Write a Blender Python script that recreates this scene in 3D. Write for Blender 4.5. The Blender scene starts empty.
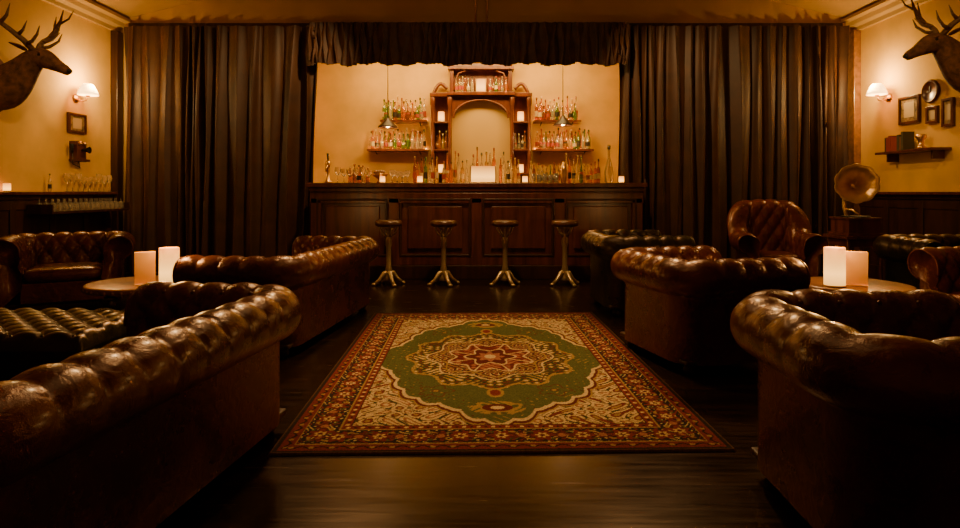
import bpy, math, random
import numpy as np
from mathutils import Matrix, Vector
random.seed(7)
D2R=math.pi/180
sc=bpy.context.scene
# ------------------------------------------------------------------ materials
def pmat(name, col, rough=0.5, metal=0.0, noise=None, bump=0.0, bscale=60, coat=0.0, sheen=0.0, spec=0.5, trans=0.0, emis=None, es=0.0, wood=False):
    m=bpy.data.materials.new(name); m.use_nodes=True
    nt=m.node_tree; b=nt.nodes['Principled BSDF']
    b.inputs['Base Color'].default_value=(*col,1)
    b.inputs['Roughness'].default_value=rough
    b.inputs['Metallic'].default_value=metal
    b.inputs['Coat Weight'].default_value=coat
    b.inputs['Coat Roughness'].default_value=0.2
    b.inputs['Sheen Weight'].default_value=sheen
    b.inputs['Specular IOR Level'].default_value=spec
    b.inputs['Transmission Weight'].default_value=trans
    if sheen>0: b.inputs['Sheen Tint'].default_value=(1,.45,.18,1)
    if emis:
        b.inputs['Emission Color'].default_value=(*emis,1); b.inputs['Emission Strength'].default_value=es
    tc=nt.nodes.new('ShaderNodeTexCoord')
    if noise:
        sca,amt=noise
        mp=nt.nodes.new('ShaderNodeMapping')
        if wood: mp.inputs['Scale'].default_value=(1,1,0.12)
        n=nt.nodes.new('ShaderNodeTexNoise'); n.inputs['Scale'].default_value=sca; n.inputs['Detail'].default_value=5
        r=nt.nodes.new('ShaderNodeValToRGB')
        r.color_ramp.elements[0].position=.3; r.color_ramp.elements[1].position=.7
        r.color_ramp.elements[0].color=(*[c*(1-amt) for c in col],1)
        r.color_ramp.elements[1].color=(*[min(1,c*(1+amt)) for c in col],1)
        nt.links.new(tc.outputs['Object'],mp.inputs['Vector']); nt.links.new(mp.outputs[0],n.inputs['Vector'])
        nt.links.new(n.outputs['Fac'],r.inputs[0]); nt.links.new(r.outputs[0],b.inputs['Base Color'])
    if bump>0:
        n2=nt.nodes.new('ShaderNodeTexNoise'); n2.inputs['Scale'].default_value=bscale; n2.inputs['Detail'].default_value=4
        bp=nt.nodes.new('ShaderNodeBump'); bp.inputs['Strength'].default_value=bump; bp.inputs['Distance'].default_value=.01
        nt.links.new(tc.outputs['Object'],n2.inputs['Vector']); nt.links.new(n2.outputs['Fac'],bp.inputs['Height']); nt.links.new(bp.outputs[0],b.inputs['Normal'])
    return m
def leather(name,col,rough=.34):
    m=pmat(name,col,rough,coat=.3); nt=m.node_tree; b=nt.nodes['Principled BSDF']
    b.inputs['Specular Tint'].default_value=(1,.55,.32,1)
    b.inputs['Coat Tint'].default_value=(1,.8,.6,1)
    tc=[n for n in nt.nodes if n.type=='TEX_COORD'][0]
    n=nt.nodes.new('ShaderNodeTexNoise'); n.inputs['Scale'].default_value=5; n.inputs['Detail'].default_value=7; n.inputs['Roughness'].default_value=.65
    r=nt.nodes.new('ShaderNodeValToRGB'); e=r.color_ramp.elements
    e[0].position=.30; e[0].color=(*[c*.45 for c in col],1); e[1].position=.72; e[1].color=(*[c*1.55 for c in col],1)
    nt.links.new(tc.outputs['Object'],n.inputs['Vector']); nt.links.new(n.outputs['Fac'],r.inputs[0]); nt.links.new(r.outputs[0],b.inputs['Base Color'])
    mr=nt.nodes.new('ShaderNodeMapRange'); mr.inputs['To Min'].default_value=rough-.08; mr.inputs['To Max'].default_value=rough+.14
    nt.links.new(n.outputs['Fac'],mr.inputs[0]); nt.links.new(mr.outputs[0],b.inputs['Roughness'])
    n1=nt.nodes.new('ShaderNodeTexNoise'); n1.inputs['Scale'].default_value=16; n1.inputs['Detail'].default_value=5; n1.inputs['Distortion'].default_value=1.2
    v=nt.nodes.new('ShaderNodeTexVoronoi'); v.inputs['Scale'].default_value=260
    ma=nt.nodes.new('ShaderNodeMath'); ma.operation='MULTIPLY_ADD'; ma.inputs[1].default_value=.08
    nt.links.new(tc.outputs['Object'],n1.inputs['Vector']); nt.links.new(tc.outputs['Object'],v.inputs['Vector'])
    nt.links.new(v.outputs['Distance'],ma.inputs[0]); nt.links.new(n1.outputs['Fac'],ma.inputs[2])
    bp=nt.nodes.new('ShaderNodeBump'); bp.inputs['Strength'].default_value=.55; bp.inputs['Distance'].default_value=.012
    nt.links.new(ma.outputs[0],bp.inputs['Height']); nt.links.new(bp.outputs[0],b.inputs['Normal'])
    return m
def glow(name,c0,s0,c1,s1):
    # brightest near the flame at the bottom third, deeper amber towards the rim
    m=pmat(name,(.5,.25,.07),.5); nt=m.node_tree; b=nt.nodes['Principled BSDF']; tc=[n for n in nt.nodes if n.type=='TEX_COORD'][0]
    sx=nt.nodes.new('ShaderNodeSeparateXYZ'); r=nt.nodes.new('ShaderNodeValToRGB'); e=r.color_ramp.elements
    e[0].position=0; e[0].color=(*[c*.5 for c in c0],1); e[1].position=1; e[1].color=(*[c*s1/s0 for c in c1],1)
    k=e.new(.35); k.color=(*c0,1)
    nt.links.new(tc.outputs['Generated'],sx.inputs[0]); nt.links.new(sx.outputs['Z'],r.inputs[0]); nt.links.new(r.outputs[0],b.inputs['Emission Color']); b.inputs['Emission Strength'].default_value=s0
    return m
M_leather=leather('leather_brown',(.088,.019,.0055),.25)
M_leather2=leather('leather_red_brown',(.098,.020,.006),.28)
M_green=leather('leather_green_black',(.015,.017,.006),.27)
M_wood=pmat('mahogany',(.105,.026,.0075),.28,noise=(14,.5),wood=True,coat=.3)
M_woodc=pmat('mahogany_lamplit',(.17,.043,.012),.32,noise=(14,.4),wood=True,coat=.3)  # mahogany made lighter; lamplight on the cabinet is put into its colour
M_woodd=pmat('dark_oak',(.040,.013,.005),.42,noise=(14,.5),wood=True)
M_woodl=pmat('table_walnut',(.26,.11,.030),.3,noise=(14,.4),coat=.3)
M_seat=pmat('stool_seat_wood',(.10,.038,.013),.3,noise=(14,.4),coat=.3)
M_brass=pmat('brass',(.80,.50,.16),.3,1.0)
M_horn=pmat('horn_brass',(.82,.54,.20),.33,.6)
M_iron=pmat('stool_metal',(.55,.42,.23),.33,.65)
M_plast=pmat('plaster_gold',(.76,.445,.062),.85,noise=(2.2,.14),bump=.08,bscale=30)
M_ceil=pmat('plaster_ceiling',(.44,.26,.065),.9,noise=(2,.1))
M_trim=pmat('cornice_paint',(.50,.31,.09),.6)
M_curt=pmat('curtain_velvet',(.048,.0165,.0045),.56,noise=(5,.3),sheen=.15,bump=.15,bscale=120)
M_val=pmat('valance_velvet',(.046,.015,.0045),.62,noise=(9,.5),sheen=.12,bump=.3,bscale=80)
M_black=pmat('black_metal',(.01,.008,.006),.4)
M_hide=pmat('stag_fur',(.13,.053,.017),.85,noise=(14,.6),bump=.8,bscale=70)
M_hided=pmat('stag_nose',(.008,.006,.005),.3)
M_ant=pmat('antler_bone',(.15,.078,.030),.6,noise=(30,.4),bump=.4,bscale=90)
M_glass=pmat('clear_glass',(.95,.85,.62),.06,trans=.85)
M_lamp=glow('candle_glow',(1.0,.46,.085),3.6,(1.0,.33,.05),1.0)
M_lamp2=pmat('shade_glow',(1,.8,.5),.6,emis=(1.0,.54,.16),es=5.5)
M_lamp3=glow('votive_glow',(1.0,.42,.07),5,(1.0,.30,.04),2.0)
M_backlight=pmat('backlight_glow',(1,.8,.4),.6,emis=(1.0,.52,.12),es=34)  # glow of the strips added behind the bottles
M_wax=pmat('menu_card',(.84,.48,.13),.7)
M_mirror=pmat('mirror_painted_reflection',(.85,.54,.14),.4,.3)  # gold base colour and low metal paint in the reflected golden wall
M_white=pmat('clock_face',(.6,.45,.24),.6)
M_print=pmat('picture_print',(.30,.19,.08),.6,noise=(20,.8))
M_red=pmat('book_red',(.28,.04,.018),.6); M_bk2=pmat('book_brown',(.18,.08,.03),.6); M_bk3=pmat('book_green',(.07,.06,.03),.6)
def glassc(n,c): return pmat(n,c,.06,trans=.75,coat=.5)
M_bots=[glassc('bottle_amber',(.95,.36,.04)),glassc('bottle_green',(.28,.46,.06)),glassc('bottle_clear',(.98,.86,.50)),glassc('bottle_brown',(.60,.20,.03)),glassc('bottle_gold',(.98,.66,.14)),glassc('bottle_clear_b',(.95,.82,.50))]
M_labels=[pmat('label_cream',(.80,.60,.27),.6),pmat('label_red',(.42,.06,.02),.6),pmat('label_black',(.04,.025,.015),.6)]
# ------------------------------------------------------------------ mesh builder
class MB:
    def __init__(s): s.v=[];s.f=[];s.mi=[];s.sm=[];s.mats=[];s.M=Matrix.Identity(4)
    def add(s,vs,fs,mat,smooth=True):
        if mat not in s.mats: s.mats.append(mat)
        k=s.mats.index(mat); o=len(s.v)
        s.v+= [tuple(s.M@Vector(p)) for p in vs]
        for f in fs:
            s.f.append(tuple(i+o for i in f)); s.mi.append(k); s.sm.append(smooth)
    def box(s,c,d,mat,R=None):
        vs=[]
        for i in (-1,1):
            for j in (-1,1):
                for k in (-1,1):
                    p=Vector((i*d[0]/2,j*d[1]/2,k*d[2]/2))
                    if R: p=R@p
                    vs.append((p[0]+c[0],p[1]+c[1],p[2]+c[2]))
        s.add(vs,[(0,1,3,2),(4,6,7,5),(0,4,5,1),(2,3,7,6),(0,2,6,4),(1,5,7,3)],mat,False)
    def lathe(s,prof,mat,seg=16,loc=(0,0,0),R=None,rfun=None,smooth=True,caps=True):
        vs=[];fs=[];n=len(prof)
        for (r,z) in prof:
            for k in range(seg):
                a=2*math.pi*k/seg; rr=r*(rfun(a,z,r) if rfun else 1)
                p=Vector((rr*math.cos(a),rr*math.sin(a),z))
                if R: p=R@p
                vs.append(tuple(p+Vector(loc)))
        for i in range(n-1):
            for k in range(seg):
                k2=(k+1)%seg
                fs.append((i*seg+k,i*seg+k2,(i+1)*seg+k2,(i+1)*seg+k))
        if caps:
            if prof[0][0]>1e-4: fs.append(tuple(range(seg))[::-1])
            if prof[-1][0]>1e-4: fs.append(tuple((n-1)*seg+k for k in range(seg)))
        s.add(vs,fs,mat,smooth)
    def tube(s,pts,rad,mat,seg=8,up=(0,0,1)):
        pts=[Vector(p) for p in pts]; n=len(pts); vs=[];fs=[]
        prev=None
        for i,p in enumerate(pts):
            t=(pts[min(n-1,i+1)]-pts[max(0,i-1)]).normalized()
            if prev is None:
                u=Vector(up)
                if abs(u.dot(t))>.95: u=Vector((1,0,0))
                a=t.cross(u).normalized()
            else:
                a=(prev-t*prev.dot(t)).normalized()
            prev=a; b=a.cross(t).normalized()
            r=rad[i] if isinstance(rad,(list,tuple)) else rad
            ra,rb=(r if isinstance(r,(list,tuple)) else (r,r))
            for k in range(seg):
                an=2*math.pi*k/seg
                vs.append(tuple(p+a*ra*math.cos(an)+b*rb*math.sin(an)))
        for i in range(n-1):
            for k in range(seg):
                k2=(k+1)%seg
                fs.append((i*seg+k,(i+1)*seg+k,(i+1)*seg+k2,i*seg+k2))
        fs.append(tuple(range(seg))); fs.append(tuple((n-1)*seg+k for k in range(seg))[::-1])
        s.add(vs,fs,mat)
    def sph(s,c,r,mat,seg=10,rings=7):
        rr=r if isinstance(r,(list,tuple)) else (r,r,r)
        vs=[];fs=[]
        for i in range(rings+1):
            th=math.pi*i/rings
            for k in range(seg):
                a=2*math.pi*k/seg
                vs.append((c[0]+rr[0]*math.sin(th)*math.cos(a),c[1]+rr[1]*math.sin(th)*math.sin(a),c[2]+rr[2]*math.cos(th)))
        for i in range(rings):
            for k in range(seg):
                k2=(k+1)%seg
                fs.append((i*seg+k,(i+1)*seg+k,(i+1)*seg+k2,i*seg+k2))
        s.add(vs,fs,mat)
    def sellip(s,c,r,e,mat,n=28,m=16):
        sg=lambda x,p: math.copysign(abs(x)**p,x)
        vs=[];fs=[]
        for i in range(m+1):
            ph=-math.pi/2+math.pi*i/m
            for k in range(n):
                a=2*math.pi*k/n
                vs.append((c[0]+r[0]*sg(math.cos(ph),e*1.6)*sg(math.cos(a),e),c[1]+r[1]*sg(math.cos(ph),e*1.6)*sg(math.sin(a),e),c[2]+r[2]*sg(math.sin(ph),.75)))
        for i in range(m):
            for k in range(n):
                k2=(k+1)%n
                fs.append((i*n+k,i*n+k2,(i+1)*n+k2,(i+1)*n+k))
        s.add(vs,fs,mat)
    def finish(s,name,parent=None,loc=(0,0,0),rot=0,bevel=0):
        me=bpy.data.meshes.new(name); me.from_pydata(s.v,[],s.f); 
        for m in s.mats: me.materials.append(m)
        me.polygons.foreach_set('material_index',s.mi); me.polygons.foreach_set('use_smooth',s.sm); me.update()
        ob=bpy.data.objects.new(name,me); sc.collection.objects.link(ob)
        ob.location=loc; ob.rotation_euler=(0,0,rot*D2R)
        if parent: ob.parent=parent
        if bevel:
            b=ob.modifiers.new('bev','BEVEL'); b.width=bevel; b.segments=2; b.limit_method='ANGLE'; b.angle_limit=.7
        return ob
def empty(name,loc,rot=0):
    e=bpy.data.objects.new(name,None); sc.collection.objects.link(e); e.location=loc; e.rotation_euler=(0,0,rot*D2R); e.empty_display_size=.1; return e
def bx(name,x0,x1,y0,y1,z0,z1,mat,bevel=0):
    b=MB(); b.box((0,0,0),(x1-x0,y1-y0,z1-z0),mat); return b.finish(name,loc=((x0+x1)/2,(y0+y1)/2,(z0+z1)/2),bevel=bevel)
# ------------------------------------------------------------------ room
XL,XR,YB,YF=-5.14,5.30,8.64,-1.6
ZW,ZC=3.58,4.33
mf=bpy.data.materials.new('floor_boards'); mf.use_nodes=True; nt=mf.node_tree; b=nt.nodes['Principled BSDF']
tc=nt.nodes.new('ShaderNodeTexCoord'); br=nt.nodes.new('ShaderNodeTexBrick')
br.inputs['Color1'].default_value=(.014,.006,.0028,1); br.inputs['Color2'].default_value=(.028,.011,.0045,1); br.inputs['Mortar'].default_value=(.002,.001,.001,1)
br.inputs['Scale'].default_value=1; br.inputs['Brick Width'].default_value=2.2; br.inputs['Row Height'].default_value=.13; br.inputs['Mortar Size'].default_value=.004
nt.links.new(tc.outputs['Object'],br.inputs['Vector'])
mp=nt.nodes.new('ShaderNodeMapping'); mp.inputs['Scale'].default_value=(1.5,18,1); ns=nt.nodes.new('ShaderNodeTexNoise'); ns.inputs['Scale'].default_value=2; ns.inputs['Detail'].default_value=6
nt.links.new(tc.outputs['Object'],mp.inputs[0]); nt.links.new(mp.outputs[0],ns.inputs['Vector'])
mx=nt.nodes.new('ShaderNodeMix'); mx.data_type='RGBA'; mx.blend_type='MULTIPLY'; mx.inputs[0].default_value=.8
nt.links.new(br.outputs['Color'],mx.inputs[6]); 
rp=nt.nodes.new('ShaderNodeValToRGB'); rp.color_ramp.elements[0].position=.3; rp.color_ramp.elements[0].color=(.3,.3,.3,1); rp.color_ramp.elements[1].position=.7; rp.color_ramp.elements[1].color=(1.3,1.3,1.3,1)
nt.links.new(ns.outputs['Fac'],rp.inputs[0]); nt.links.new(rp.outputs[0],mx.inputs[7]); nt.links.new(mx.outputs[2],b.inputs['Base Color'])
mr=nt.nodes.new('ShaderNodeMapRange'); mr.inputs['To Min'].default_value=.12; mr.inputs['To Max'].default_value=.34
nt.links.new(ns.outputs['Fac'],mr.inputs[0]); nt.links.new(mr.outputs[0],b.inputs['Roughness'])
b.inputs['Specular Tint'].default_value=(1,.62,.36,1); b.inputs['Specular IOR Level'].default_value=.32
bp=nt.nodes.new('ShaderNodeBump'); bp.inputs['Strength'].default_value=.5; bp.inputs['Distance'].default_value=.005
nt.links.new(br.outputs['Fac'],bp.inputs['Height']); bp.invert=True; nt.links.new(bp.outputs[0],b.inputs['Normal'])
bx('floor',XL-.1,XR+.1,YF-.1,10.1,-.1,0,mf)
bx('wall_left',XL-.1,XL,YF,YB,0,3.7,M_plast)
bx('wall_right',XR,XR+.1,YF,YB,0,3.7,M_plast)
bx('wall_front',XL-.1,XR+.1,YF-.1,YF,0,4.5,M_plast)
b=MB()
ox0,ox1,oz=-2.75,2.45,3.40
def slab(poly):
    n=len(poly); vs=[(x,YB,z) for x,z in poly]+[(x,YB+.1,z) for x,z in poly]
    fs=[tuple(range(n)),tuple(range(2*n-1,n-1,-1))]+[(i,i+n,(i+1)%n+n,(i+1)%n) for i in range(n)]
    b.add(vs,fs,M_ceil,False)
slab([(XL,0),(ox0,0),(ox0,oz),(XL,oz)]); slab([(ox1,0),(XR,0),(XR,oz),(ox1,oz)])
slab([(XL,oz),(XR,oz),(XR,ZW),(2.2,ZC),(-2.0,ZC),(XL,ZW)])
b.finish('wall_back')
b=MB()
for (x0,z0,x1,z1) in ((XL,ZW,-2.0,ZC),(-2.0,ZC,2.2,ZC),(2.2,ZC,XR,ZW)):
    b.add([(x0,YF,z0),(x1,YF,z1),(x1,YB,z1),(x0,YB,z0),(x0,YF,z0+.08),(x1,YF,z1+.08),(x1,YB,z1+.08),(x0,YB,z0+.08)],[(0,3,2,1),(4,5,6,7),(0,1,5,4),(2,3,7,6)],M_ceil,False)
b.finish('ceiling')
bx('wall_alcove_back',ox0-.3,ox1+.3,9.92,10.02,0,3.6,M_plast)
bx('wall_alcove_left',ox0-.1,ox0,YB+.1,9.92,0,3.5,M_plast)
bx('wall_alcove_right',ox1,ox1+.1,YB+.1,9.92,0,3.5,M_plast)
bx('ceiling_alcove',ox0-.1,ox1+.1,YB+.1,9.92,3.5,3.58,M_ceil)
def cornice(name,xw,sgn):
    pr=[(0,0),(.04,.0),(.05,.05),(.10,.08),(.12,.13),(.19,.15),(.19,.19),(0,.19)]
    b=MB(); n=len(pr); vs=[]
    for y in (YF,YB): vs+=[(xw+sgn*u,y,3.40+z) for u,z in pr]
    b.add(vs,[(i,(i+1)%n,(i+1)%n+n,i+n) for i in range(n)]+[tuple(range(n)),tuple(range(n,2*n))],M_trim,False); b.finish(name)
cornice('trim_1',XL,1); cornice('trim_2',XR,-1)
bx('trim_3',XL+.19,XR-.19,YB-.05,YB,3.47,3.53,M_woodd)
bx('trim_4',XL,XL+.10,YB-.16,YB-.02,0,3.40,M_woodd,.01)
bx('trim_5',XR-.10,XR,YB-.16,YB-.02,0,3.40,M_woodl,.01)
def wains(name,xw,sgn):
    b=MB()
    b.box((xw+sgn*.015,(YF+YB-.18)/2,.56),(.03,YB-.18-YF,1.12),M_woodd)
    b.box((xw+sgn*.06,(YF+YB-.18)/2,1.135),(.12,YB-.18-YF,.035),M_wood)
    b.box((xw+sgn*.035,(YF+YB-.18)/2,1.09),(.05,YB-.18-YF,.05),M_woodd)
    b.box((xw+sgn*.035,(YF+YB-.18)/2,.09),(.05,YB-.18-YF,.18),M_woodd)
    b.box((xw+sgn*.035,(YF+YB-.18)/2,1.0),(.02,YB-.18-YF,.10),M_woodd)
    y=YF+.2
    while y<YB-.3:
        b.box((xw+sgn*.038,y,.6),(.02,.09,.9),M_woodd); y+=.62
    b.finish(name,bevel=.006)
wains('trim_6',XL,1); wains('trim_7',XR,-1)
b=MB()
for x in (-.06,.10): b.tube([(x,8.58,3.5),(x,8.58,ZC)],.010,M_brass,8)
b.finish('ceiling_cables')  # two thin suspension cables; whatever they carry is unseen
# ------------------------------------------------------------------ curtains
def curtain(name,x0,x1,y,z0,z1,mat,amp,per,nz=24,hem=0,seed=1,res=.012,edge=None):
    rnd=random.Random(seed); nx=int((x1-x0)/res)
    ph=0;phs=[];am=[]
    k=[rnd.uniform(0,6.28) for _ in range(6)]
    for i in range(nx+1):
        x=i*res
        loc=per*(1+.35*math.sin(x*3.1+k[0])+.3*math.sin(x*7.3+k[1]))
        ph+=2*math.pi*res/loc; phs.append(ph)
        am.append(amp*(.8+.3*math.sin(x*4.7+k[2])))
    vs=[];fs=[]
    for j in range(nz+1):
        t=j/nz; 
        for i in range(nx+1):
            x=i*res; f=i/nx
            z=z1+(z0-z1)*t
            if hem: z+= t*hem*(math.sin(x*9+k[3])*.5+math.sin(x*23+k[4])*.5)
            a=am[i]*(.6+.4*min(1,t*1.6))
            yy=y+a*math.sin(phs[i]+.35*math.sin(t*3+x*2))+.28*a*math.sin(2.3*phs[i]+t*2+k[5])
            xx=x0+(x1-x0)*f+.02*math.sin(t*5+phs[i]*.5)+.025*math.sin(2*phs[i])*min(1,t*3+.3)
            if edge: xx+=edge*t*f
            vs.append((xx,yy,z))
    w=nx+1
    for j in range(nz):
        for i in range(nx): fs.append((j*w+i,j*w+i+1,(j+1)*w+i+1,(j+1)*w+i))
    b=MB(); b.add(vs,fs,mat); return b.finish(name)
curtain('curtain',XL+.14,-2.25,8.525,.02,3.47,M_curt,.078,.21,seed=3,edge=-.08)
curtain('curtain',1.92,XR-.15,8.525,.02,3.47,M_curt,.078,.21,seed=9)
curtain('curtain_valance',-2.36,2.03,8.365,2.90,3.48,M_val,.035,.10,nz=14,hem=.03,seed=5,res=.008)
# ------------------------------------------------------------------ bar counter
b=MB()
BX0,BX1,BY0,BY1,BH=-2.27,2.18,8.06,8.37,1.27
cx=(BX0+BX1)/2; w=BX1-BX0
b.box((cx,(BY0+BY1)/2+.01,BH/2),(w-.06,BY1-BY0-.08,BH-.06),M_wood)
b.box((cx,(BY0+BY1)/2,BH-.03),(w+.06,BY1-BY0+.06,.06),M_wood)
b.box((cx,BY0+.025,BH-.09),(w-.02,.06,.05),M_wood)
b.box((cx,BY0+.02,BH-.2),(w-.04,.035,.14),M_wood)
b.box((cx,BY0+.015,.09),(w-.03,.06,.18),M_woodd)
npan=4; pw=(w-.06)/npan
for i in range(npan+1):
    x=BX0+.03+i*pw; x=min(max(x,BX0+.1),BX1-.1)
    b.box((x,BY0+.02,.62),(.14,.035,.9),M_wood)
b.box((cx,BY0+.022,.24),(w-.06,.03,.12),M_wood)
for i in range(npan):
    x=BX0+.03+(i+.5)*pw; hw=pw/2-.09
    for sx in (-1,1): b.box((x+sx*hw,BY0+.02,.68),(.03,.045,.78),M_woodd)
    for z in (.31,1.05): b.box((x,BY0+.02,z),(2*hw,.045,.03),M_woodd)
    b.box((x,BY0+.028,.68),(2*hw-.2,.03,.56),M_wood)
b.finish('bar_counter',bevel=.008)
def stool(x,y):
    e=empty('bar_stool',(x,y,0))
    b=MB(); b.lathe([(0,.725),(.14,.725),(.165,.74),(.17,.765),(.16,.79),(.14,.80),(0,.802)],M_seat,24); b.finish('seat',e)
    b=MB()
    b.lathe([(.045,.05),(.065,.06),(.05,.1),(.036,.16),(.042,.2),(.030,.24),(.030,.46),(.042,.5),(.042,.56),(.028,.6),(.026,.68),(.07,.71),(.10,.727)],M_iron,14)
    for k in range(4):
        a=k*math.pi/2+.5; c,s=math.cos(a),math.sin(a)
        b.tube([(0,0,.16),(.06*c,.06*s,.15),(.12*c,.12*s,.07),(.18*c,.18*s,.022)],[.028,.028,.022,.024],M_iron,8)
        b.sph((.19*c,.19*s,.02),(.03,.03,.02),M_iron,8,5)
        b.tube([(.03*c,.03*s,.60),(.08*c,.08*s,.64),(.12*c,.12*s,.72)],[.011,.011,.011],M_iron,6)
    b.finish('pedestal',e)
for x in (-1.13,-.45,.31,1.05): stool(x,7.55)
# ------------------------------------------------------------------ bottles etc.
def bottle(b,x,y,z,h,r,mat,lab=None,kind=0):
    if kind==0: pr=[(r*.9,0),(r,.01),(r,h*.58),(r*.85,h*.66),(r*.36,h*.74),(r*.32,h*.94),(r*.4,h*.95),(r*.4,h)]
    elif kind==1: pr=[(r*.9,0),(r,.01),(r*1.05,h*.5),(r*.9,h*.62),(r*.3,h*.7),(r*.3,h*.9),(r*.5,h*.91),(r*.5,h)]
    else: pr=[(r*.8,0),(r*1.1,.02),(r*1.15,h*.3),(r*.6,h*.55),(r*.3,h*.7),(r*.3,h*.92),(r*.42,h*.93),(r*.42,h)]
    b.lathe(pr,mat,12,(x,y,z))
    if lab: b.lathe([(r*1.08,h*.18),(r*1.08,h*.42)],lab,12,(x,y,z),caps=False)
    b.lathe([(r*.42,h*.93),(r*.42,h*1.02)],random.choice(M_labels),8,(x,y,z))
def bottles(name,x0,x1,y,z,n,hmin=.24,hmax=.34,dy=.03,parent=None,mats=None,rmax=.042):
    b=MB(); xc=(x0+x1)/2
    for i in range(n):
        x=x0+(x1-x0)*(i+.5)/n-xc
        bottle(b,x+random.uniform(-.008,.008),random.uniform(-dy,dy),0,random.uniform(hmin,hmax),min(rmax,(x1-x0)/n*.48),random.choice(mats or M_bots),random.choice(M_labels+[None,None]),random.choice([0,0,1,2]))
    return b.finish(name,parent,loc=(xc,y,z))
WY=9.92
def shelf(x0,x1,z,name='bottle_shelf'):
    b=MB(); b.box(((x0+x1)/2,WY-.14,z-.015),(x1-x0,.28,.03),M_woodc)
    for x in (x0+.12,x1-.12):
        b.tube([(x,WY-.01,z-.065),(x,WY-.05,z-.06),(x,WY-.20,z-.03)],.009,M_black,6)
    b.finish(name)
    b=MB(); b.box((0,0,0),(x1-x0-.06,.014,.02),M_backlight); b.finish('added_backlight',loc=((x0+x1)/2,WY-.014,z+.014))  # added glowing strip that backlights the bottles
shelf(-1.79,-.84,1.83); shelf(-1.58,-.84,2.29)
shelf(.86,1.80,1.83); shelf(.86,1.60,2.29)
for (a,c,z,n) in ((-1.78,-.86,1.831,13),(-1.57,-.86,2.291,10),(.88,1.78,1.831,13),(.88,1.58,2.291,10)):
    b=MB(); xc=(a+c)/2; up=.40 if z>2 else .35
    for row,yr in ((0,.045),(1,-.045)):
        for i in range(n-row):
            x=a+(c-a)*(i+.5+.5*row)/n-xc
            bottle(b,x+random.uniform(-.006,.006),yr,0,random.uniform(up-.07,up) if row==0 else random.uniform(.22,.31),.031,random.choice(M_bots),random.choice(M_labels+[None,None]),random.choice([0,0,1,2]))
    b.finish('liquor_bottles',loc=(xc,WY-.16,z))
# back bar cabinet
CX=.015; CY=WY-.2
cab=empty('back_bar_cabinet',(CX,CY,0))
b=MB()
b.box((0,0,.55),(3.2,.38,1.1),M_wood); b.box((0,-.01,1.12),(3.26,.40,.05),M_woodc)
yy=.1
for x in (-.77,-.50,.50,.77):
    b.box((x,yy,1.93),(.06,.14,1.58),M_woodc)
    b.lathe([(.03,1.15),(.04,1.2),(.022,1.25),(.022,1.7),(.035,1.74),(.022,1.78),(.022,2.5),(.04,2.56),(.04,2.66)],M_woodc,10,(x,yy-.1,0))
for s in (-1,1):
    for z in (1.45,1.83,2.27): b.box((s*.635,yy-.02,z-.012),(.27,.18,.025),M_woodc)
    b.box((s*.635,yy,2.70),(.36,.24,.06),M_woodc)
    b.box((s*.635,yy+.08,2.0),(.24,.01,1.4),M_woodc)
    pts=[]; 
    for k in range(14):
        t=k/13; a=t*math.pi*1.1; pts.append((s*(.76-.22*t),yy,2.74+.12*math.sin(a)*(1-.3*t)+.10*t))
    b.tube(pts,.03,M_woodc,8)
    b.box((s*.47,yy,2.92),(.06,.14,.40),M_woodc)
    b.lathe([(.03,3.14),(.045,3.17),(.02,3.2),(.04,3.25),(.0,3.32)],M_woodc,10,(s*.47,yy,0))
n=18; vs=[];fs=[]
for k in range(n+1):
    a=math.pi*k/n; x=.47*math.cos(a); z=2.32+.30*math.sin(a)
    vs+=[(x,yy-.07,z),(x,yy-.07,2.70),(x,yy+.05,z),(x,yy+.05,2.70)]
for k in range(n):
    o=4*k; fs+=[(o,o+1,o+5,o+4),(o+2,o+6,o+7,o+3),(o,o+4,o+6,o+2)]
b.add(vs,fs,M_woodc,False)
b.tube([(.44*math.cos(math.pi*k/18),yy-.08,2.33+.29*math.sin(math.pi*k/18)) for k in range(19)],.018,M_woodc,8)
b.box((0,yy-.02,2.715),(1.08,.26,.05),M_woodc)
b.box((0,yy+.09,2.95),(.92,.02,.45),M_woodc)
b.box((0,yy-.01,3.13),(1.06,.22,.05),M_woodc); b.box((0,yy,3.18),(.9,.16,.05),M_woodc)
b.tube([(x/10,yy,3.20+.10*math.cos(x/10*math.pi/.9)**2) for x in range(-4,5)],.03,M_woodc,8)
for s in (-1,1):
    b.tube([(s*.44,yy-.06,2.78),(s*.40,yy-.06,2.95),(s*.36,yy-.06,3.05),(s*.22,yy-.06,3.10)],.015,M_woodc,6)
b.box((0,yy-.06,1.17),(.94,.03,.06),M_woodc)
b.finish('frame',cab,bevel=.005)
b=MB(); b.box((0,yy+.03,1.9),(.94,.015,1.5),M_mirror); b.finish('mirror',cab)
def votive(name,x,y,z,r,h,mat=M_lamp3,parent=None):
    b=MB(); b.lathe([(r*.9,0),(r,.01),(r,h),(r*.93,h),(r*.88,.015),(0,.015)],mat,18,(0,0,0)); 
    b.lathe([(r*1.06,0),(r*1.06,.012)],M_brass,18); return b.finish(name,parent,loc=(x,y,z))
def boxlantern(name,x,y,z,w,h,parent=None):
    b=MB(); b.box((0,0,h/2+.01),(w,w*.6,h),M_lamp)
    for i in (-1,1):
        for j in (-1,1): b.box((i*w/2,j*w*.3,h/2+.01),(.014,.014,h+.02),M_brass)
    b.box((0,0,.006),(w+.03,w*.6+.03,.012),M_brass)
    return b.finish(name,parent,loc=(x,y,z),bevel=.002)
bottles('bottles_top_a',-.42,-.12,yy-.07,2.741,6,.2,.28,parent=cab); bottles('bottles_top_b',.12,.42,yy-.07,2.741,6,.2,.28,parent=cab)
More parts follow.
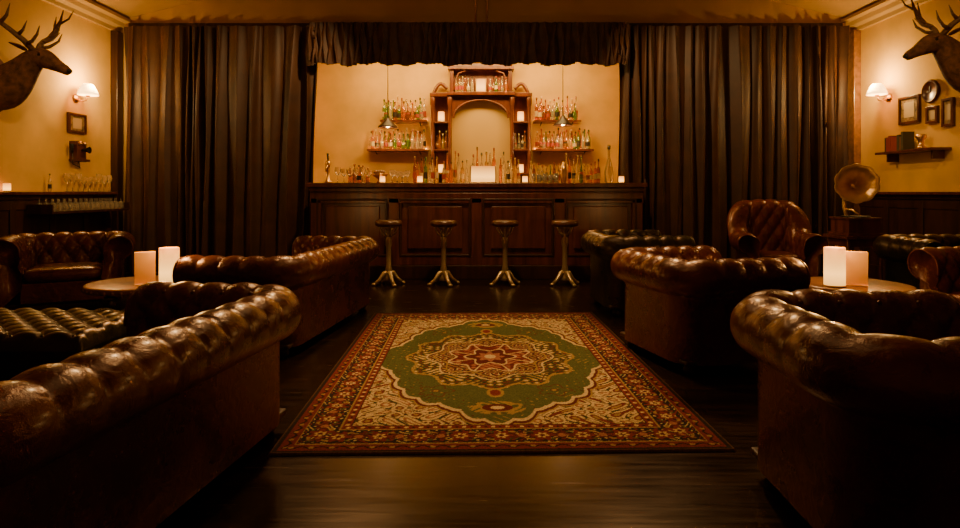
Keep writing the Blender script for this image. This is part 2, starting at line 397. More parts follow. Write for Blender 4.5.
for s in (-1,1):
    bottles('bottles_tier',s*.635-.1,s*.635+.1,yy-.05,1.831,4,.22,.30,.01,parent=cab)
    votive('candle_tier',s*.635,yy-.07,2.271,.05,.16,parent=cab); votive('candle_tier',s*.635,yy-.07,1.451,.045,.14,parent=cab)
boxlantern('lantern',0,yy-.07,2.741,.16,.2,cab)
boxlantern('table_lantern',.04,8.15,1.271,.33,.21)
for (x,y) in ((1.90,8.2),(-1.30,8.13),(-.80,8.13),(.60,8.13)): votive('votive_candle',x,y,1.271,.035,.09)
CL=[M_bots[2],M_bots[4],M_bots[5],M_bots[0]]
bottles('liquor_bottles',-.52,-.16,8.28,1.271,7,.28,.44,.03,mats=CL)
bottles('liquor_bottles',-.12,.22,8.32,1.271,6,.36,.50,.01,mats=CL)
bottles('liquor_bottles',.25,.55,8.28,1.271,6,.28,.42,.03,mats=CL)
bottles('liquor_bottles',1.15,1.64,8.28,1.271,10,.24,.40,.03)
bottles('liquor_bottles',-.92,-.56,8.30,1.271,7,.22,.36,.02)
bottles('liquor_bottles',-1.80,-1.5,8.30,1.271,5,.20,.28,.01)
bottles('liquor_bottles',.66,1.1,8.32,1.271,8,.20,.30,.005,rmax=.024)
b=MB(); bottle(b,0,0,0,.5,.055,M_bots[2],None,2); b.finish('glass_decanter',loc=(1.75,8.28,1.271))
def glasses(name,x0,x1,y0,y1,z,nx,ny,h=.14,r=.035,wine=True):
    b=MB(); xc=(x0+x1)/2; yc=(y0+y1)/2
    for i in range(nx):
        for j in range(ny):
            x=x0+(x1-x0)*(i+.5)/nx-xc; y=y0+(y1-y0)*(j+.5)/ny-yc; hh=h*random.uniform(.85,1.15)
            if wine: pr=[(r*.8,0),(r*.8,.004),(.004,.01),(.004,hh*.45),(r*.7,hh*.6),(r,hh*.8),(r*.85,hh)]
            else: pr=[(r*.8,0),(r,hh),(r*.92,hh),(r*.72,.01)]
            b.lathe(pr,M_glass,10,(x,y,0),caps=False)
    return b.finish(name,loc=(xc,yc,z))
glasses('cocktail_glasses',-1.95,-1.45,8.12,8.24,1.271,6,1,.19,.045)
glasses('cocktail_glasses',-1.22,-.95,8.18,8.32,1.271,4,2,.17,.04)
glasses('tumbler_glasses',.68,1.06,8.12,8.26,1.271,5,2,.12,.034,False)
b=MB(); b.lathe([(.04,0),(.045,.01),(.055,.17),(.05,.2),(.03,.24),(.02,.25),(.02,.28),(0,.285)],M_brass,14); b.finish('cocktail_shaker',loc=(1.12,8.12,1.271))
b=MB(); b.lathe([(.05,0),(.05,.02),(.02,.03),(.02,.05),(.09,.09),(.12,.13),(.115,.13),(.085,.095),(0,.06)],M_brass,20)
for k in range(7): 
    a=k*.9; b.sph((.055*math.cos(a)*(k>0),.055*math.sin(a)*(k>0),.14),.035,M_woodl,8,6)
b.finish('fruit_bowl',loc=(-1.36,8.29,1.271))
b=MB(); b.lathe([(.06,0),(.06,.02),(.025,.04),(.022,.22),(.035,.25),(.03,.29),(0,.3)],M_brass,14)
b.tube([(0,0,.22),(0,-.07,.23),(0,-.10,.20),(0,-.10,.15)],.012,M_brass,8); b.tube([(0,0,.28),(0,-.01,.34),(0,-.02,.4)],[.008,.012,.016],M_black,8); b.finish('beer_tap',loc=(-2.05,8.23,1.271))
def pendant(x,y,z):
    e=empty('pendant_lamp',(x,y,z))
    b=MB(); b.lathe([(.022,.13),(.03,.12),(.04,.10),(.14,.0),(.15,-.02),(.142,-.02),(.132,.0),(.035,.09),(0,.10)],M_woodd,20); b.tube([(0,0,.12),(0,0,3.5-z)],.006,M_black,6); b.finish('shade',e)
    b=MB(); b.sph((0,0,.015),.035,M_lamp2); b.finish('bulb',e)
pendant(-1.39,9.2,2.14); pendant(1.25,9.2,2.17)
# ------------------------------------------------------------------ chesterfields
def chester(name,x,y,rot,W,D,H,mat,ncush=1,back_h=None,tw=.15,th=.125,seat=.30):
    e=empty(name,(x,y,0),rot)
    T=.25; R=.11; wi=W/2-T; y0=-D/2+.02; y1=D/2-T; rc=.05
    P=[];uo=.10
    def addp(px,py,nx,ny):
        q=(px+nx*uo,py+ny*uo)
        s=0 if not P else P[-1][4]+math.hypot(q[0]-P[-1][5],q[1]-P[-1][6])
        P.append((px,py,nx,ny,s,q[0],q[1]))
    st=.013
    L1=(y1-rc)-y0; n1=max(4,int(L1/st))
    for i in range(n1): addp(-wi,y0+L1*i/n1,-1,0)
    for k in range(15):
        a=math.pi-math.pi/2*k/14; addp(-wi+rc+rc*math.cos(a),y1-rc+rc*math.sin(a),math.cos(a),math.sin(a))
    L2=2*wi-2*rc; n2=max(4,int(L2/st))
    for i in range(1,n2): addp(-wi+rc+L2*i/n2,y1,0,1)
    for k in range(15):
        a=math.pi/2-math.pi/2*k/14; addp(wi-rc+rc*math.cos(a),y1-rc+rc*math.sin(a),math.cos(a),math.sin(a))
    for i in range(1,n1+1): addp(wi,y1-rc-L1*i/n1,1,0)
    S=P[-1][4]; A=np.array(P); sarr=A[:,4]
    nb=max(4,round(S/tw)); tw=S/nb
    bh=back_h or H; sa=L1
    def Hs(s):
        if bh==H: return H
        def ss(t): t=min(1,max(0,t)); return t*t*(3-2*t)
        return H+(bh-H)*ss((s-sa+.12)/.26)*ss((S-s-sa+.12)/.26)+ (0.05*math.sin(math.pi*min(1,max(0,(s-sa)/(S-2*sa)))) )
    A0=50*D2R; tmax=R*190*D2R
    rn=random.Random(int(abs(x*100)+abs(y*10))); jit=[rn.uniform(.7,1.3) for _ in range(nb+3)]
    def prof(t,h):
        if t<-R*A0:
            d=-t-R*A0; Lh=h-R-.24
            return .03-.03*d/Lh, h-R-d, -1,.05
        if t<=tmax:
            a=130*D2R-t/R; return .14+R*math.cos(a),h-R+R*math.sin(a),math.cos(a),math.sin(a)
        d=t-tmax
        if d<.05: f=d/.05; return .195+(.155-.195)*f,h-R-.095-.03*f,.6,-.6
        return .155,h-R-.125-(d-.05),1,0
    def disp(s,t):
        if t<=0:
            a=s/tw+t/(2*th); c=s/tw-t/(2*th)
            q=abs(math.sin(math.pi*a))*abs(math.sin(math.pi*c))
            am=.034-.008*max(0,1+t/th)
            return am*(q**.28)-.012
        p=abs(math.sin(math.pi*s/tw))**.48
        f=max(0,1-max(0,t-.04)/(tmax-.06)); f=f*jit[int(s/tw+.001)]
        return (.026*p-.012)*min(1,f)+.006*(1-min(1,f))
    def path(s):
        return [np.interp(s,sarr,A[:,k]) for k in range(4)]
    def surf(s,t,off=0):
        px,py,nx,ny=path(s); h=Hs(s); u,z,nu,nz=prof(t,h); d=disp(s,t)+off
        u+=nu*d; z+=nz*d
        return (px+nx*u,py+ny*u,z)
    vs=[];fs=[]; m=0
    for p in P:
        h=Hs(p[4]); Lh=h-R-.24
        ts=[-R*A0-Lh*(1-i/26) for i in range(26)]+[-R*A0+(R*A0+tmax)*i/34 for i in range(35)]+[tmax+.025,tmax+.05,tmax+.05+(h-R-.125-.07)]
        m=len(ts)
        for t in ts: 
            u,z,nu,nz=prof(t,h); d=disp(p[4],t) if t<=tmax else 0
            vs.append((p[0]+p[2]*(u+nu*d),p[1]+p[3]*(u+nu*d),z+nz*d))
    for i in range(len(P)-1):
        for j in range(m-1): fs.append((i*m+j,i*m+j+1,(i+1)*m+j+1,(i+1)*m+j))
    fs.append(tuple(range(m))); o=(len(P)-1)*m; fs.append(tuple(range(o+m-1,o-1,-1)))
    b=MB(); b.add(vs,fs,mat)
    for idx in (0,o):
        b.tube([ (vs[idx+j][0],vs[idx+j][1]-.004,vs[idx+j][2]) for j in range(20,m,2)],.008,mat,6)
    for k in range(0,7):
        t=-k*th
        for i in range(nb+1):
            s=(i+.5*(k%2))*tw
            if s<.02 or s>S-.02: continue
            h=Hs(s)
            if -t>R*A0+h-R-.40: continue
            q=surf(s,t,.004); b.sph(q,.012,mat,7,5)
    b.finish('tufted_frame',e)
    b=MB(); 
    b.box((0,.0,.195),(2*wi+.02,D-.36,.21),mat); b.box((0,y0+.03,.2),(2*wi+.01,.05,.19),mat)
    b.box((0,0,.085),(W-.24,D-.24,.03),M_woodd)
    b.finish('base',e,bevel=.01)
    b=MB(); cw=2*wi/ncush
    for i in range(ncush):
        b.sellip((-wi+cw*(i+.5),(y0+y1)/2-.005,seat+.06),(cw/2-.006,(y1-y0)/2-.004,.075),.22,mat)
    b.finish('seat_cushions',e)
    b=MB()
    for sx in (-1,1):
        for sy in (-1,1): b.lathe([(.025,0),(.038,.015),(.042,.035),(.03,.06),(.03,.075)],M_woodd,12,(sx*(W/2-.19),sy*(D/2-.19),0))
    b.finish('feet',e)
    return e
chester('chesterfield_sofa',-1.38,2.14,-97.5,2.0,.90,.69,M_leather,2)
chester('chesterfield_sofa',-1.52,5.15,-97,2.14,.90,.70,M_leather,3)
chester('chesterfield_armchair',-4.15,6.15,28,1.15,.88,.72,M_leather,1)
chester('chesterfield_armchair',1.45,2.10,88,1.06,.94,.735,M_leather,1)
chester('chesterfield_armchair',1.50,4.27,105,1.10,.94,.72,M_leather,1)
chester('chesterfield_armchair',1.50,6.05,93,1.1,.88,.74,M_green,1)
chester('chesterfield_sofa',4.48,5.62,0,1.42,.88,.73,M_green,2)
chester('chesterfield_armchair',3.85,4.28,-78,1.1,.88,.72,M_leather,1)
chester('wing_chair',3.55,7.42,-10,.96,.84,.66,M_leather2,1,back_h=1.0)
def ottoman(x,y,w,d,h,rot):
    e=empty('tufted_ottoman',(x,y,0),rot); b=MB(); nx,ny=90,70; vs=[];fs=[]
    for j in range(ny+1):
        for i in range(nx+1):
            px=(i/nx-.5)*w; py=(j/ny-.5)*d
            ed=min(w/2-abs(px),d/2-abs(py)); r=.06
            z=h-.03 if ed>r else h-.03-r+math.sqrt(max(0,r*r-(r-ed)**2))
            a=px/.17+py/.17; c=px/.17-py/.17
            f=min(1,ed/.03)
            z+=.034*((abs(math.sin(math.pi*a))*abs(math.sin(math.pi*c)))**.3)*f
            vs.append((px,py,z))
    for j in range(ny):
        for i in range(nx): q=j*(nx+1)+i; fs.append((q,q+1,q+nx+2,q+nx+1))
    b.add(vs,fs,M_green)
    for i in range(-6,7):
        for j in range(-6,7):
            if (i+j)%2==0:
                px,py=i*.085,j*.085
                if abs(px)<w/2-.04 and abs(py)<d/2-.04: b.sph((px,py,h-.025),.012,M_green,7,5)
    b.box((0,0,(h-.09+.09)/2),(w-.001,d-.001,h-.18),M_green)
    b.finish('tufted_body',e)
    b=MB()
    for sx in (-1,1):
        for sy in (-1,1): b.lathe([(.025,0),(.038,.015),(.042,.04),(.03,.07),(.03,.092)],M_woodd,12,(sx*(w/2-.08),sy*(d/2-.08),0))
    b.finish('feet',e)
ottoman(-2.68,3.60,1.15,.78,.40,0)
def rtable(x,y,r,h,name='round_coffee_table'):
    e=empty(name,(x,y,0))
    b=MB(); b.lathe([(0,h-.035),(r*.88,h-.035),(r*.9,h-.05),(r*.97,h-.045),(r,h-.03),(r,h-.012),(r*.985,h-.002),(r*.95,h),(0,h)],M_woodl,48)
    for k in range(40):
        a=2*math.pi*k/40; b.sph((r*.985*math.cos(a),r*.985*math.sin(a),h-.03),.014,M_woodl,6,4)
    b.finish('top',e)
    b=MB(); b.lathe([(.05,.1),(.06,.13),(.03,.18),(.028,.25),(.05,.3),(.055,.34),(.03,.38),(.03,h-.07),(.12,h-.035)],M_woodl,16)
    for k in range(3):
        a=k*2.094+.3; c,s=math.cos(a),math.sin(a)
        b.tube([(0,0,.16),(.1*c,.1*s,.15),(.19*c,.19*s,.06),(.25*c,.25*s,.025)],[.03,.028,.02,.025],M_woodl,8)
    b.finish('pedestal',e)
rtable(-2.44,4.42,.37,.50); rtable(2.57,4.20,.36,.52); rtable(-4.25,5.0,.25,.55)
def menu(x,y,z,rot):
    b=MB(); t=.004
    for s in (-1,1):
        R=Matrix.Rotation(s*.16,3,'X'); b.box((0,s*.018*-1,.115),(.13,t,.23),M_wax,R)
    b.box((0,0,.004),(.13,.07,.006),M_wax); b.finish('menu_card',loc=(x,y,z),rot=rot)
votive('candle_lantern',-2.17,4.26,.501,.065,.26,M_lamp); menu(-2.35,4.28,.501,28)
votive('candle_lantern',2.36,4.06,.521,.065,.26,M_lamp); menu(2.53,4.10,.521,-28)
votive('votive_candle',-4.05,4.95,.551,.035,.09)
# ------------------------------------------------------------------ rug
def rug():
    HX,HY=1.03,1.545; nx,ny=440,600
    xs=np.linspace(-HX,HX,nx+1); ys=np.linspace(-HY,HY,ny+1); X,Y=np.meshgrid(xs,ys)
    col=np.zeros(X.shape+(3,))
    C=dict(dark=(.018,.009,.006),navy=(.022,.012,.008),red=(.17,.020,.010),dred=(.10,.013,.007),cream=(.56,.39,.18),gold=(.32,.19,.06),green=(.086,.088,.020),dgreen=(.040,.044,.010),pink=(.33,.12,.055),brown=(.10,.042,.015))
    def put(mask,c): col[mask]=C[c]
    ax,ay=np.abs(X),np.abs(Y); dx,dy=HX-ax,HY-ay; d=np.minimum(dx,dy)
    al=np.where(dx<dy,Y,X)
    put(d>=0,'brown'); put(d>.012,'dark'); put(d>.03,'red')
    m=(d>.03)&(d<.09); fl=np.cos(al*2*np.pi/.09)*.018; put(m&(np.abs(d-.060-fl*.6)<.006),'dark'); put(m&(np.hypot((al%.09)-.045,(d-.060))<.012),'gold')
    put(d>.09,'gold'); put(d>.098,'navy')
    m=(d>.098)&(d<.255); per=.19; q=(al+per/2)%per-per/2; dd=d-.178
    put(m&(np.abs(dd-.045*np.sin(al*2*np.pi/per))<.008),'gold')
    put(m&(np.abs(dd+.045*np.sin(al*2*np.pi/per))<.007),'green')
    rr=np.hypot(q,dd); th=np.arctan2(dd,q)
    put(m&(rr<.052+.012*np.cos(6*th)),'red'); put(m&(rr<.026+.008*np.cos(6*th+1)),'cream'); put(m&(rr<.014),'dred')
    q2=(al)%per-per/2; rr=np.hypot(q2,dd*1.0); th=np.arctan2(dd,q2)
    put(m&(rr<.040+.014*np.cos(5*th)),'dred'); put(m&(rr<.020),'pink')
    sp=(np.sin(al*95+3*np.sin(d*60))*np.sin(d*120+2*np.sin(al*40)))
    put(m&(sp>.75)&(~(col[...,0]>.15)),'cream'); put(m&(sp<-.6)&(~(col[...,0]>.15)),'red')
    put(d>.255,'gold'); put(d>.264,'red')
    m=(d>.264)&(d<.305); put(m&(np.hypot((al%.07)-.035,d-.285)<.011),'cream'); put(m&(np.hypot(((al+.035)%.07)-.035,d-.285)<.008),'dark')
    put(d>.305,'dark'); put(d>.312,'cream')
    inn=d>.312
    w1=np.sin(X*30+2.6*np.sin(Y*15))*np.sin(Y*29+2.6*np.sin(X*13)); w2=np.sin(X*62+2.5*np.sin(Y*27)+1)*np.sin(Y*60+2.5*np.sin(X*25)+2)
    put(inn&(np.abs(w1)<.08),'brown'); put(inn&(np.abs(w1)<.035),'dgreen')
    put(inn&(w1>.55),'brown'); put(inn&(w1>.66),'red'); put(inn&(w1>.88),'gold'); put(inn&(w1<-.62),'brown'); put(inn&(w1<-.72),'pink'); put(inn&(w1<-.9),'cream')
    put(inn&(np.abs(w1)>.15)&(np.abs(w1)<.5)&(w2>.68),'brown'); put(inn&(np.abs(w1)<.45)&(w2<-.8),'dred')
    AX,AY=.73,1.17
    th=np.arctan2(Y/AY,X/AX); r=((ax/AX)**1.6+(ay/AY)**1.6)**(1/1.6)
    bd=1+.085*np.abs(np.cos(4*th))+.04*np.abs(np.cos(16*th))-.07
    put(inn&(r<bd+.06),'gold'); put(inn&(r<bd+.045),'dred'); put(inn&(r<bd+.02),'cream'); put(inn&(r<bd-.012),'green')
    g=inn&(r<bd-.012)
    put(g&(w2>.90)&(r>.80),'gold'); put(g&(r>.80)&(w2<-.93),'dred')
    for sx in (-1,1):
        for sy in (-1,1):
            rr=np.hypot(X-sx*.34,Y-sy*.72); th2=np.arctan2(Y-sy*.72,X-sx*.34)
            put(g&(np.abs(rr-.085-.02*np.cos(5*th2))<.008),'brown'); put(g&(rr<.026),'brown'); put(g&(rr<.014),'gold')
    for s in (-1,1):
        rr=np.hypot(X/.15,(Y-s*1.0)/.10); put(g&(rr<1)&(w2>-.2),'gold'); put(g&(rr<.55),'dred'); put(g&(rr<.25),'cream')
    MX,MY=.56,.68
    th=np.arctan2(Y/MY,X/MX); r=np.hypot(X/MX,Y/MY)
    b1=1+.055*np.cos(12*th)
    k=(r<b1)&(r>.55); put(k,'dgreen'); put(k&(w2>.15),'gold'); put(k&(w2>.7),'cream'); put(k&(w2<-.5),'brown'); put(k&(w2<-.8),'red'); put(k&(np.abs(r-b1+.03)<.018),'gold'); put(k&(np.abs(r-b1+.10)<.010),'brown')
    b2=.70+.06*np.cos(8*th); put(r<b2+.03,'cream'); put(r<b2+.005,'dark'); k=r<b2
    put(k&(w2>.2),'cream'); put(k&(w2>.55),'red'); put(k&(w2<-.3),'red'); put(k&(w2<-.7),'gold'); put(k&(np.abs(w2)<.1),'brown')
    put(k&(np.abs(r-b2+.07)<.012),'gold')
    b3=.46+.06*np.cos(8*th+np.pi); put(r<b3+.03,'cream'); put(r<b3,'red'); k=r<b3; put(k&(w2>.3),'pink'); put(k&(w2<-.4),'dred'); put(k&(np.abs(np.cos(4*th))<.10)&(r>.2),'cream')
    b4=.25+.05*np.cos(6*th); put(r<b4+.03,'cream'); put(r<b4,'dred'); put(r<.15+.03*np.cos(8*th),'pink'); put(r<.07,'cream')
    for s in (-1,1):
        rr=np.hypot(X/.05,(Y-s*.76)/.08); put(rr<1.0,'gold'); put(rr<.65,'red')
    rs=np.random.RandomState(2); col*= (1+.2*rs.randn(*X.shape))[...,None].clip(.5,1.5)
    nv=(nx+1)*(ny+1)
    co=np.zeros((nv,3)); co[:,0]=X.ravel(); co[:,1]=Y.ravel(); co[:,2]=.012+.0008*rs.randn(nv)
    edge=(np.minimum(HX-np.abs(co[:,0]),HY-np.abs(co[:,1]))<1e-6); co[edge,2]=.001
    i,j=np.meshgrid(np.arange(nx),np.arange(ny)); q=(j*(nx+1)+i).ravel()
    F=np.stack([q,q+1,q+nx+2,q+nx+1],1)
    me=bpy.data.meshes.new('persian_rug'); me.vertices.add(nv); me.vertices.foreach_set('co',co.ravel())
    me.loops.add(F.size); me.loops.foreach_set('vertex_index',F.ravel().astype(np.int32)); me.polygons.add(len(F)); me.polygons.foreach_set('loop_start',np.arange(0,F.size,4,dtype=np.int32)); me.update(calc_edges=True)
    ca=me.color_attributes.new('weave','FLOAT_COLOR','POINT'); ca.data.foreach_set('color',np.concatenate([col.reshape(-1,3).clip(0,1),np.ones((nv,1))],1).ravel())
    m=bpy.data.materials.new('rug_wool'); m.use_nodes=True; nt=m.node_tree; b=nt.nodes['Principled BSDF']; at=nt.nodes.new('ShaderNodeAttribute'); at.attribute_name='weave'
    nt.links.new(at.outputs['Color'],b.inputs['Base Color']); b.inputs['Roughness'].default_value=.9; b.inputs['Specular IOR Level'].default_value=.12
    me.materials.append(m); ob=bpy.data.objects.new('persian_rug',me); sc.collection.objects.link(ob); ob.location=(.07,4.22,0); ob.rotation_euler=(0,0,1.3*D2R)
rug()
# ------------------------------------------------------------------ stag heads
def stag(x,y,z,rot,s=.87):
    e=empty('stag_head_mount',(x,y,z),rot); e.scale=(s,s,s)
    b=MB()
    pl=[]; 
    for k in range(24):
        a=2*math.pi*k/24; pl.append((.22*math.cos(a)*(1+.08*math.cos(2*a)),.32*math.sin(a)-(.04 if math.sin(a)<0 else 0)))
    n=24; b.add([(0,p,q-.02) for p,q in pl]+[(.03,p,q-.02) for p,q in pl],[tuple(range(n)),tuple(range(2*n-1,n-1,-1))]+[(i,(i+1)%n,(i+1)%n+n,i+n) for i in range(n)],M_wood,False)
    b.finish('plaque',e)
    b=MB()
    def sec(lst,seg=20):
        vs=[];fs=[]; N=len(lst)
        for i,(px,pz,ry,rz) in enumerate(lst):
            a0=lst[max(0,i-1)]; a1=lst[min(N-1,i+1)]; t=Vector((a1[0]-a0[0],0,a1[1]-a0[1])).normalized(); up=Vector((-t[2],0,t[0]))
            for k in range(seg):
                an=2*math.pi*k/seg; p=Vector((px,0,pz))+up*rz*math.sin(an)+Vector((0,1,0))*ry*math.cos(an)*(1-.12*math.sin(an)); vs.append(tuple(p))
        for i in range(N-1):
            for k in range(seg): k2=(k+1)%seg; fs.append((i*seg+k,i*seg+k2,(i+1)*seg+k2,(i+1)*seg+k))
        fs.append(tuple((N-1)*seg+k for k in range(seg)))
        b.add(vs,fs,M_hide)
    sec([(.02,-.10,.20,.26),(.10,-.09,.21,.28),(.2,-.02,.19,.26),(.3,.07,.16,.21),(.38,.16,.135,.17),(.45,.235,.12,.145),(.52,.285,.112,.13),(.58,.29,.108,.125),(.65,.262,.094,.115),(.72,.22,.075,.092),(.79,.18,.060,.070),(.85,.148,.054,.060),(.90,.12,.050,.055),(.925,.105,.032,.036)])
    b.sph((.915,0,.122),(.035,.045,.035),M_hided); 
    for s_ in (-1,1):
        b.sph((.61,s_*.094,.305),(.022,.014,.019),M_hided)
        b.tube([(.575,s_*.085,.345),(.605,s_*.102,.342),(.645,s_*.088,.325)],[.008,.014,.008],M_hide,6)
        b.sph((.93,s_*.025,.13),(.012,.012,.012),M_hided,6,4)
        b.tube([(.47,s_*.09,.35),(.45,s_*.16,.38),(.43,s_*.24,.40),(.42,s_*.32,.40)],[(.03,.02),(.055,.018),(.05,.014),(.006,.005)],M_hide,10)
    b.tube([(.88,-.045,.09),(.905,0,.075),(.88,.045,.09)],.006,M_hided,6)
    ob=b.finish('head_and_neck',e); sm=ob.modifiers.new('s','SUBSURF'); sm.levels=1; sm.render_levels=1
    b=MB(); Q=1.22
    for s_ in (-1,1):
        def T(pts,r): b.tube([(.50+(p[0]-.50)*Q,s_*p[1]*Q,.38+(p[2]-.38)*Q) for p in pts],[q*1.25 for q in r],M_ant,8)
        T([(.50,.04,.38),(.47,.11,.45),(.43,.22,.52),(.40,.34,.58),(.40,.43,.68),(.43,.47,.80),(.47,.46,.92)],[.030,.027,.024,.022,.020,.015,.004])
        T([(.48,.09,.42),(.56,.12,.44),(.63,.15,.50),(.66,.16,.58)],[.02,.016,.012,.003])
        T([(.45,.16,.49),(.53,.20,.53),(.59,.23,.61)],[.018,.013,.003])
        T([(.41,.32,.57),(.48,.34,.63),(.52,.35,.74)],[.018,.014,.003])
        T([(.40,.42,.67),(.35,.50,.76),(.33,.55,.87)],[.017,.012,.003])
        T([(.42,.46,.76),(.50,.50,.83),(.55,.50,.92)],[.014,.010,.003])
        b.sph((.50,s_*.05,.385),(.04,.04,.025),M_ant,8,5)
    ob=b.finish('antlers',e); 
stag(XL,6.45,2.32,0); stag(XR,6.45,2.48,180)
# ------------------------------------------------------------------ sconces and wall objects
def sconce(xw,sg,y,z):
    e=empty('wall_sconce',(xw,y,z),0 if sg>0 else 180)
    b=MB(); b.lathe([(.0,0),(.06,0),(.055,.015),(.02,.03)],M_brass,16,(0,0,-.05),Matrix.Rotation(math.pi/2,3,'Y'))
    b.tube([(.02,0,-.05),(.08,0,-.09),(.14,0,-.08),(.16,0,-.02)],.009,M_brass,8); b.lathe([(.02,-.03),(.03,-.015),(.012,.0)],M_brass,12,(.16,0,0)); b.finish('bracket',e)
    b=MB(); b.lathe([(.12,-.02),(.11,.02),(.07,.10),(.05,.12),(.045,.115),(.065,.095),(.104,.018),(.114,-.02)],M_lamp2,20,(.16,0,.01)); b.finish('glass_shade',e)
sconce(XL,1,7.75,2.39); sconce(XR,-1,7.9,2.42)
def frame(xw,sg,y,z,w,h,name='picture_frame'):
    b=MB(); t=.03
    b.box((sg*.012,0,0),(.02,w-.02,h-.02),M_print)
    b.box((sg*.024,0,0),(.004,w*.5,h*.55),M_white)
    for s in (-1,1):
        b.box((sg*.02,s*(w/2-t/2),0),(.036,t,h),M_wood); b.box((sg*.02,0,s*(h/2-t/2)),(.036,w-2*t,t),M_wood)
    b.finish(name,loc=(xw,y,z),bevel=.005)
frame(XL,1,7.75,2.02,.34,.25)
frame(XR,-1,7.50,2.16,.36,.34); frame(XR,-1,7.12,2.05,.18,.2); frame(XR,-1,6.88,2.05,.17,.32)
b=MB(); R=Matrix.Rotation(-math.pi/2,3,'Y')
b.lathe([(0,0),(.13,0),(.14,.02),(.12,.04),(.11,.025)],M_wood,28,(0,0,0),R); b.lathe([(0,.022),(.11,.022)],M_white,28,(0,0,0),R)
b.box((-.03,.0,.03),(.004,.008,.07),M_black); b.box((-.03,.025,0),(.004,.05,.008),M_black); b.finish('wall_clock',loc=(XR,7.15,2.33))
b=MB(); b.box((.05,0,0),(.1,.18,.26),M_wood); b.box((.07,0,-.11),(.15,.2,.03),M_wood)
b.lathe([(.015,0),(.02,.04),(.04,.09),(.045,.10),(.03,.095)],M_black,12,(.10,0,.02),Matrix.Rotation(math.pi/2,3,'Y'))
for s in (-1,1): b.sph((.11,s*.04,.10),.028,M_brass,10,6)
b.tube([(.06,-.13,.09),(.06,-.13,-.02)],[.03,.018],M_black,10); b.tube([(.06,-.12,-.02),(.08,-.14,-.16),(.09,-.02,-.2),(.06,0,-.12)],.006,M_black,6)
b.finish('wall_telephone',loc=(XL,7.72,1.66),bevel=.004)
b=MB(); b.box((-.11,0,0),(.22,1.0,.03),M_wood)
for s in (-1,1): b.box((-.07,s*.38,-.06),(.14,.03,.10),M_wood)
b.finish('wall_shelf',loc=(XR,7.35,1.64),bevel=.004)
b=MB(); y=.0
for i in range(9):
    t=random.uniform(.025,.05); h=random.uniform(.17,.24); b.box((-.10,-y,h/2),(.14,t,h),random.choice([M_red,M_bk2,M_red,M_bk3])); y+=t+.002
b.finish('books',loc=(XR,7.72,1.656))
b=MB(); b.lathe([(.05,0),(.06,.02),(.03,.04),(.03,.1),(.06,.14),(.05,.17),(0,.17)],M_brass,14); b.finish('brass_urn',loc=(XR-.11,7.18,1.656))
glasses('wine_glasses',XL+.02,XL+.10,7.45,8.4,1.153,1,9,.22,.042)
bottles('liquor_bottles',XL+.035,XL+.075,7.2,1.153,1,.2,.25,.0)
b=MB()
b.box((.14,0,-.015),(.28,1.5,.03),M_woodd); 
for s in (-1,1): b.box((.14,s*.74,.04),(.28,.02,.08),M_woodd)
for i in range(14):
    for j in range(3):
        b.lathe([(.035,0),(.038,.06),(.025,.09),(.005,.10),(.005,.14)],M_glass,8,(.07+j*.08,-.66+i*.1,0),caps=False)
b.finish('glass_rack_shelf',loc=(XL+.056,7.6,.93))
votive('votive_candle',XL+.06,6.55,1.153,.035,.09); votive('votive_candle',XL+.06,6.2,1.153,.035,.09)
# ------------------------------------------------------------------ gramophone on table
e=empty('side_table',(4.12,6.70,0)); b=MB(); b.box((0,0,.66),(.46,.46,.035),M_wood); b.box((0,0,.60),(.38,.38,.08),M_wood)
for i in (-1,1):
    for j in (-1,1): b.tube([(i*.17,j*.17,.62),(i*.17,j*.17,.3),(i*.19,j*.19,0)],[.025,.018,.015],M_wood,8)
b.box((0,0,.2),(.34,.34,.02),M_wood); b.finish('table',e,bevel=.005)
e=empty('gramophone',(4.12,6.70,.679)); b=MB()
b.box((0,0,.10),(.34,.34,.16),M_wood); b.box((0,0,.015),(.38,.38,.03),M_wood); b.box((0,0,.185),(.37,.37,.02),M_wood); b.lathe([(.14,.195),(.145,.2),(.145,.21),(0,.21)],M_black,28,(0,-.01,0))
b.tube([(.17,0,.1),(.22,0,.1),(.23,0,.05),(.27,0,.05)],.008,M_brass,8); b.finish('case',e,bevel=.006)
b=MB()
b.tube([(0,.16,.2),(0,.20,.3),(0,.20,.42),(0,.13,.50),(0,.05,.53)],[.018,.02,.022,.026,.032],M_horn,12)
b.tube([(0,.18,.28),(.03,.10,.27),(.05,.02,.225)],.01,M_horn,8)
dirv=Vector((-.45,-1,.10)).normalized(); Rq=dirv.to_track_quat('Z','Y').to_matrix()
pr=[]; 
for k in range(15):
    t=k/14; pr.append((.03+.17*t**2.6,t*.34))
pr+= [(.205,.335)]+[(r-.006,z+.001) for r,z in pr[::-1]]
b.lathe(pr,M_horn,64,(0,.05,.53),Rq,rfun=lambda a,z,r:1+.07*abs(math.sin(5*a))*min(1,(r/.2)**2)-.02,caps=False)
b.finish('horn',e)
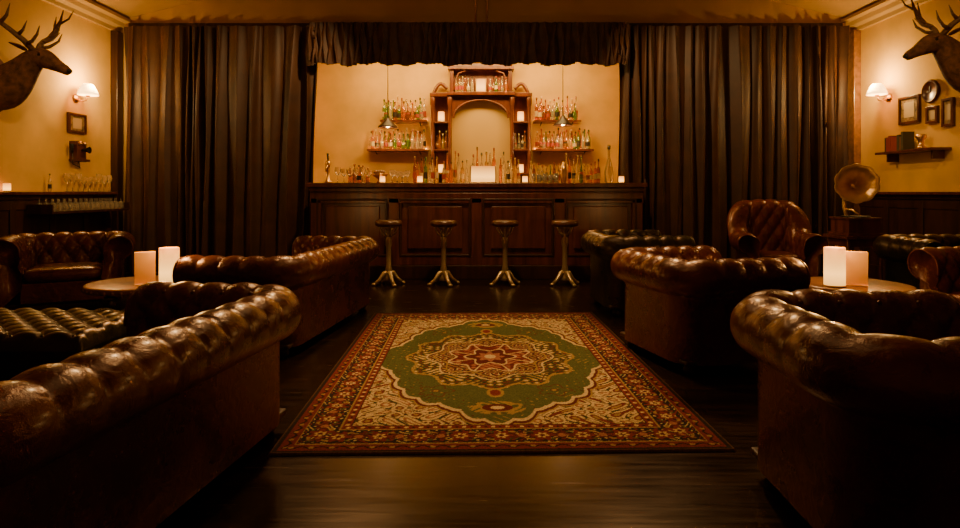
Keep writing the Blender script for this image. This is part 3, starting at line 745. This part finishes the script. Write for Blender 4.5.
# ------------------------------------------------------------------ lights
def light(kind,name,loc,energy,col=(1,.60,.23),size=.1,target=None,spot=None,sy=None):
    l=bpy.data.lights.new(name,kind); l.energy=energy; l.color=col
    if kind=='AREA':
        l.size=size
        if sy: l.shape='RECTANGLE'; l.size_y=sy
    else: l.shadow_soft_size=size
    if spot: l.spot_size=spot*D2R; l.spot_blend=.8
    o=bpy.data.objects.new(name,l); sc.collection.objects.link(o); o.location=loc
    if target: o.rotation_euler=(Vector(target)-Vector(loc)).to_track_quat('-Z','Y').to_euler()
    return o
light('POINT','sconce_light',(XL+.27,7.75,2.56),46,(1,.62,.22),size=.06)
light('POINT','sconce_light',(XR-.27,7.9,2.59),46,(1,.62,.22),size=.06)
light('AREA','bar_strip_light',(-.15,9.0,3.42),100,(1,.62,.20),3.6,(-.15,9.9,1.5),sy=.25)
light('POINT','pendant_light',(-1.39,9.2,2.1),16,size=.05); light('POINT','pendant_light',(1.25,9.2,2.13),16,size=.05)
light('POINT','candle_light',(-2.17,4.26,.88),14,(1,.5,.15),.04); light('POINT','candle_light',(2.36,4.06,.90),14,(1,.5,.15),.04)
light('SPOT','unseen_spot',(0,5.0,4.2),460,(1,.64,.28),.12,(0.05,4.4,0),48)  # unseen overhead spot, lights the rug
light('SPOT','unseen_spot',(-1.5,6.9,4.1),430,(1,.56,.21),.20,(-2.1,3.5,.6),58)  # this unseen spot and the next put highlights on the sofa rolls
light('SPOT','unseen_spot',(1.7,6.9,4.1),430,(1,.56,.21),.20,(2.3,3.5,.6),58)
light('SPOT','unseen_spot',(0,5.8,4.2),260,(1,.56,.21),.1,(0,8.2,.3),60)  # added unseen spot for the bar front
light('SPOT','unseen_spot',(-1.2,7.2,3.9),230,(1,.57,.21),.06,(-4.0,8.5,1.3),72)  # added pair of unseen spots grazing the curtains for fold contrast
light('SPOT','unseen_spot',(1.2,7.2,3.9),230,(1,.57,.21),.06,(4.0,8.5,1.3),72)
light('SPOT','unseen_spot',(-2.4,4.2,3.9),170,(1,.60,.25),.06,(-4.5,6.4,2.4),30)  # added pair of unseen spots to brighten the stag heads
light('SPOT','unseen_spot',(2.6,4.2,3.9),170,(1,.60,.25),.06,(4.7,6.4,2.5),30)
light('AREA','soft_fill_light',(0,3.0,4.25),10,(1,.58,.23),2.0,(0,3.0,0))  # soft fill added overhead, here and below; stands for no visible fitting
light('AREA','soft_fill_light',(0,5.8,4.25),22,(1,.58,.23),2.0,(0,5.8,0))
w=bpy.data.worlds.new('world'); sc.world=w; w.use_nodes=True; w.node_tree.nodes['Background'].inputs[0].default_value=(.02,.011,.004,1); w.node_tree.nodes['Background'].inputs[1].default_value=.3
# ------------------------------------------------------------------ camera
cam=bpy.data.cameras.new('camera'); cam.lens=22.875; cam.sensor_width=36; cam.shift_y=-.075; cam.clip_start=.05
co=bpy.data.objects.new('camera',cam); sc.collection.objects.link(co); co.location=(0,0,1.15); co.rotation_euler=(math.pi/2,0,0); sc.camera=co
